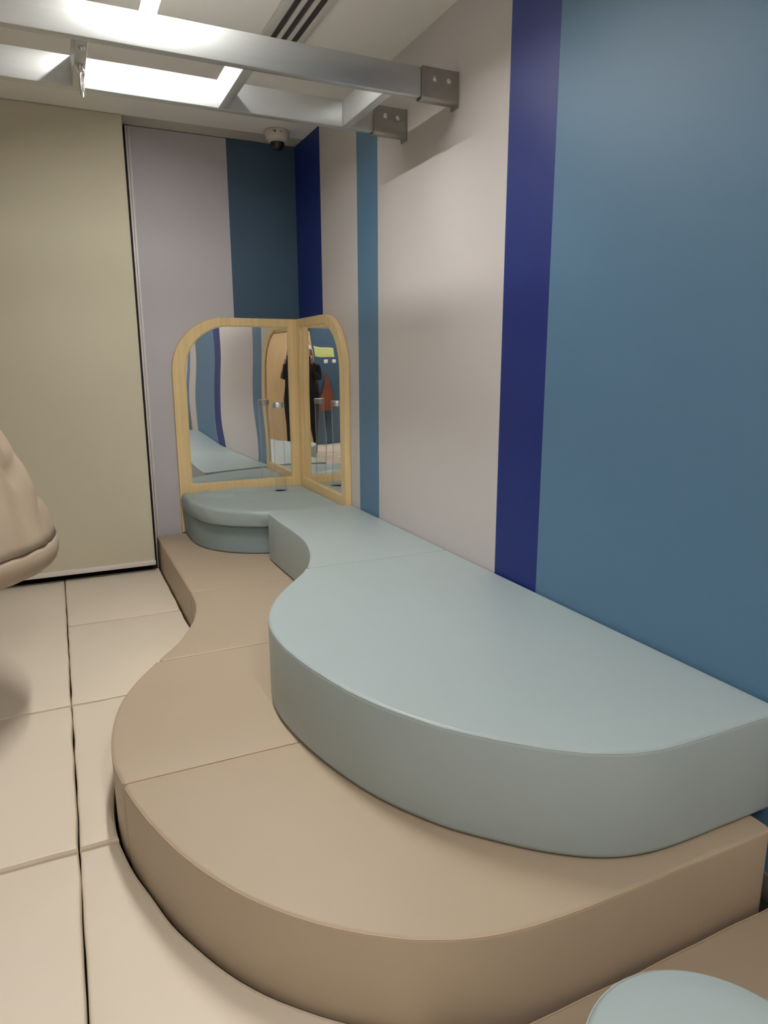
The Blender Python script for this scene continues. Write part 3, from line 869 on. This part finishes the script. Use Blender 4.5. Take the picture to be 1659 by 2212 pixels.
# head
def ellip(name, c, s, mt, n=24, m_=16, fn=None):
    bm = bmesh.new(); bmesh.ops.create_uvsphere(bm, u_segments=n, v_segments=m_, radius=1)
    for v in bm.verts:
        d = v.co.copy()
        if fn: d = fn(d)
        v.co = Vector((c[0]+d.x*s[0], c[1]+d.y*s[1], c[2]+d.z*s[2]))
    me = bpy.data.meshes.new(name); bmesh.ops.recalc_face_normals(bm, faces=bm.faces); bm.to_mesh(me); bm.free(); me.materials.append(mt); me.shade_smooth()
    o = bpy.data.objects.new(name, me); COL.objects.link(o); o.parent = pr
    return o
def headfn(d):
    z = d.z; k = 1-0.22*max(0, -z)**1.5
    d = Vector((d.x*k, d.y*(1-0.08*max(0, -z)), d.z))
    if d.y > 0.5:
        for (px, pz, w, h) in ((0, -0.12, 0.14, 0.20), (0, -0.25, 0.16, 0.10), (0, -0.5, 0.25, 0.05), (0.36, 0.05, 0.16, -0.06), (-0.36, 0.05, 0.16, -0.06), (0, -0.8, 0.2, 0.08)):
            d.y += h*math.exp(-((d.x-px)/w)**2-((d.z-pz)/w)**2)
    return d
HC = (0, 0.045, 1.368)
hd = ellip('head', HC, (0.072, 0.090, 0.108), M['skin'], 48, 36, headfn)
for sx in (-1, 1):
    ellip('eye', (HC[0]+sx*0.027, HC[1]+0.076, HC[2]+0.006), (0.011, 0.007, 0.006), M['phone'], 12, 8)
ellip('mouth', (HC[0], HC[1]+0.083, HC[2]-0.056), (0.019, 0.005, 0.005), M['leather'], 12, 8)
ellip('mask', (HC[0], HC[1]+0.055, HC[2]-0.060), (0.050, 0.045, 0.040), M['plate'], 20, 14)
bm = bmesh.new(); bmesh.ops.create_uvsphere(bm, u_segments=40, v_segments=28, radius=1)
kill = [v for v in bm.verts if v.co.y > 0.50 and v.co.z < 0.42 and abs(v.co.x) < 0.72]
bmesh.ops.delete(bm, geom=kill, context='VERTS')
for v in bm.verts:
    d = v.co; fl = 1+0.45*max(0, -d.z)**2
    v.co = Vector((HC[0]+d.x*0.086*fl, HC[1]-0.012+d.y*0.102*fl, HC[2]+0.002+d.z*0.122*(1.25 if d.z < 0 else 1)))
me = bpy.data.meshes.new('headscarf'); bm.to_mesh(me); bm.free(); me.materials.append(M['scarf']); me.shade_smooth()
o = bpy.data.objects.new('headscarf', me); COL.objects.link(o); o.parent = pr
so = o.modifiers.new('thickness', 'SOLIDIFY'); so.thickness = 0.005
# hands with five fingers around the phone
for s in (-1, 1):
    hv = [((s*0.055, 0.295, 1.203), (0.020, 0.014)), ((s*0.064, 0.325, 1.225), (0.026, 0.013)), ((s*0.070, 0.350, 1.245), (0.027, 0.012))]
    he = [(0, 1), (1, 2)]
    for f in range(4):
        zz = 1.222+0.017*f; b0 = len(hv)
        hv += [((s*0.072, 0.358, zz), 0.009), ((s*0.070, 0.382, zz+0.003), 0.008), ((s*0.052, 0.398, zz+0.004), 0.0075), ((s*0.036, 0.398, zz+0.003), 0.006)]
        he += [(2, b0), (b0, b0+1), (b0+1, b0+2), (b0+2, b0+3)]
    b0 = len(hv)
    hv += [((s*0.050, 0.342, 1.236), 0.0095), ((s*0.038, 0.352, 1.25), 0.0085), ((s*0.030, 0.358, 1.262), 0.007)]
    he += [(1, b0), (b0, b0+1), (b0+1, b0+2)]
    skin_mesh('hand', hv, he, M['skin'], pr, 1, 1)
ph = mbox('phone', M['phone'], None, -0.037, 0.037, -0.0045, 0.0045, -0.078, 0.078, bev=0.004)
tag(ph, 'black phone held up in front of the face by the person', 'phone')
ph.location = (-1.490-0.424*0.032, -4.489-0.905*0.032, 1.245); ph.rotation_euler = (0, 0, -math.atan2(0.424, 0.905))
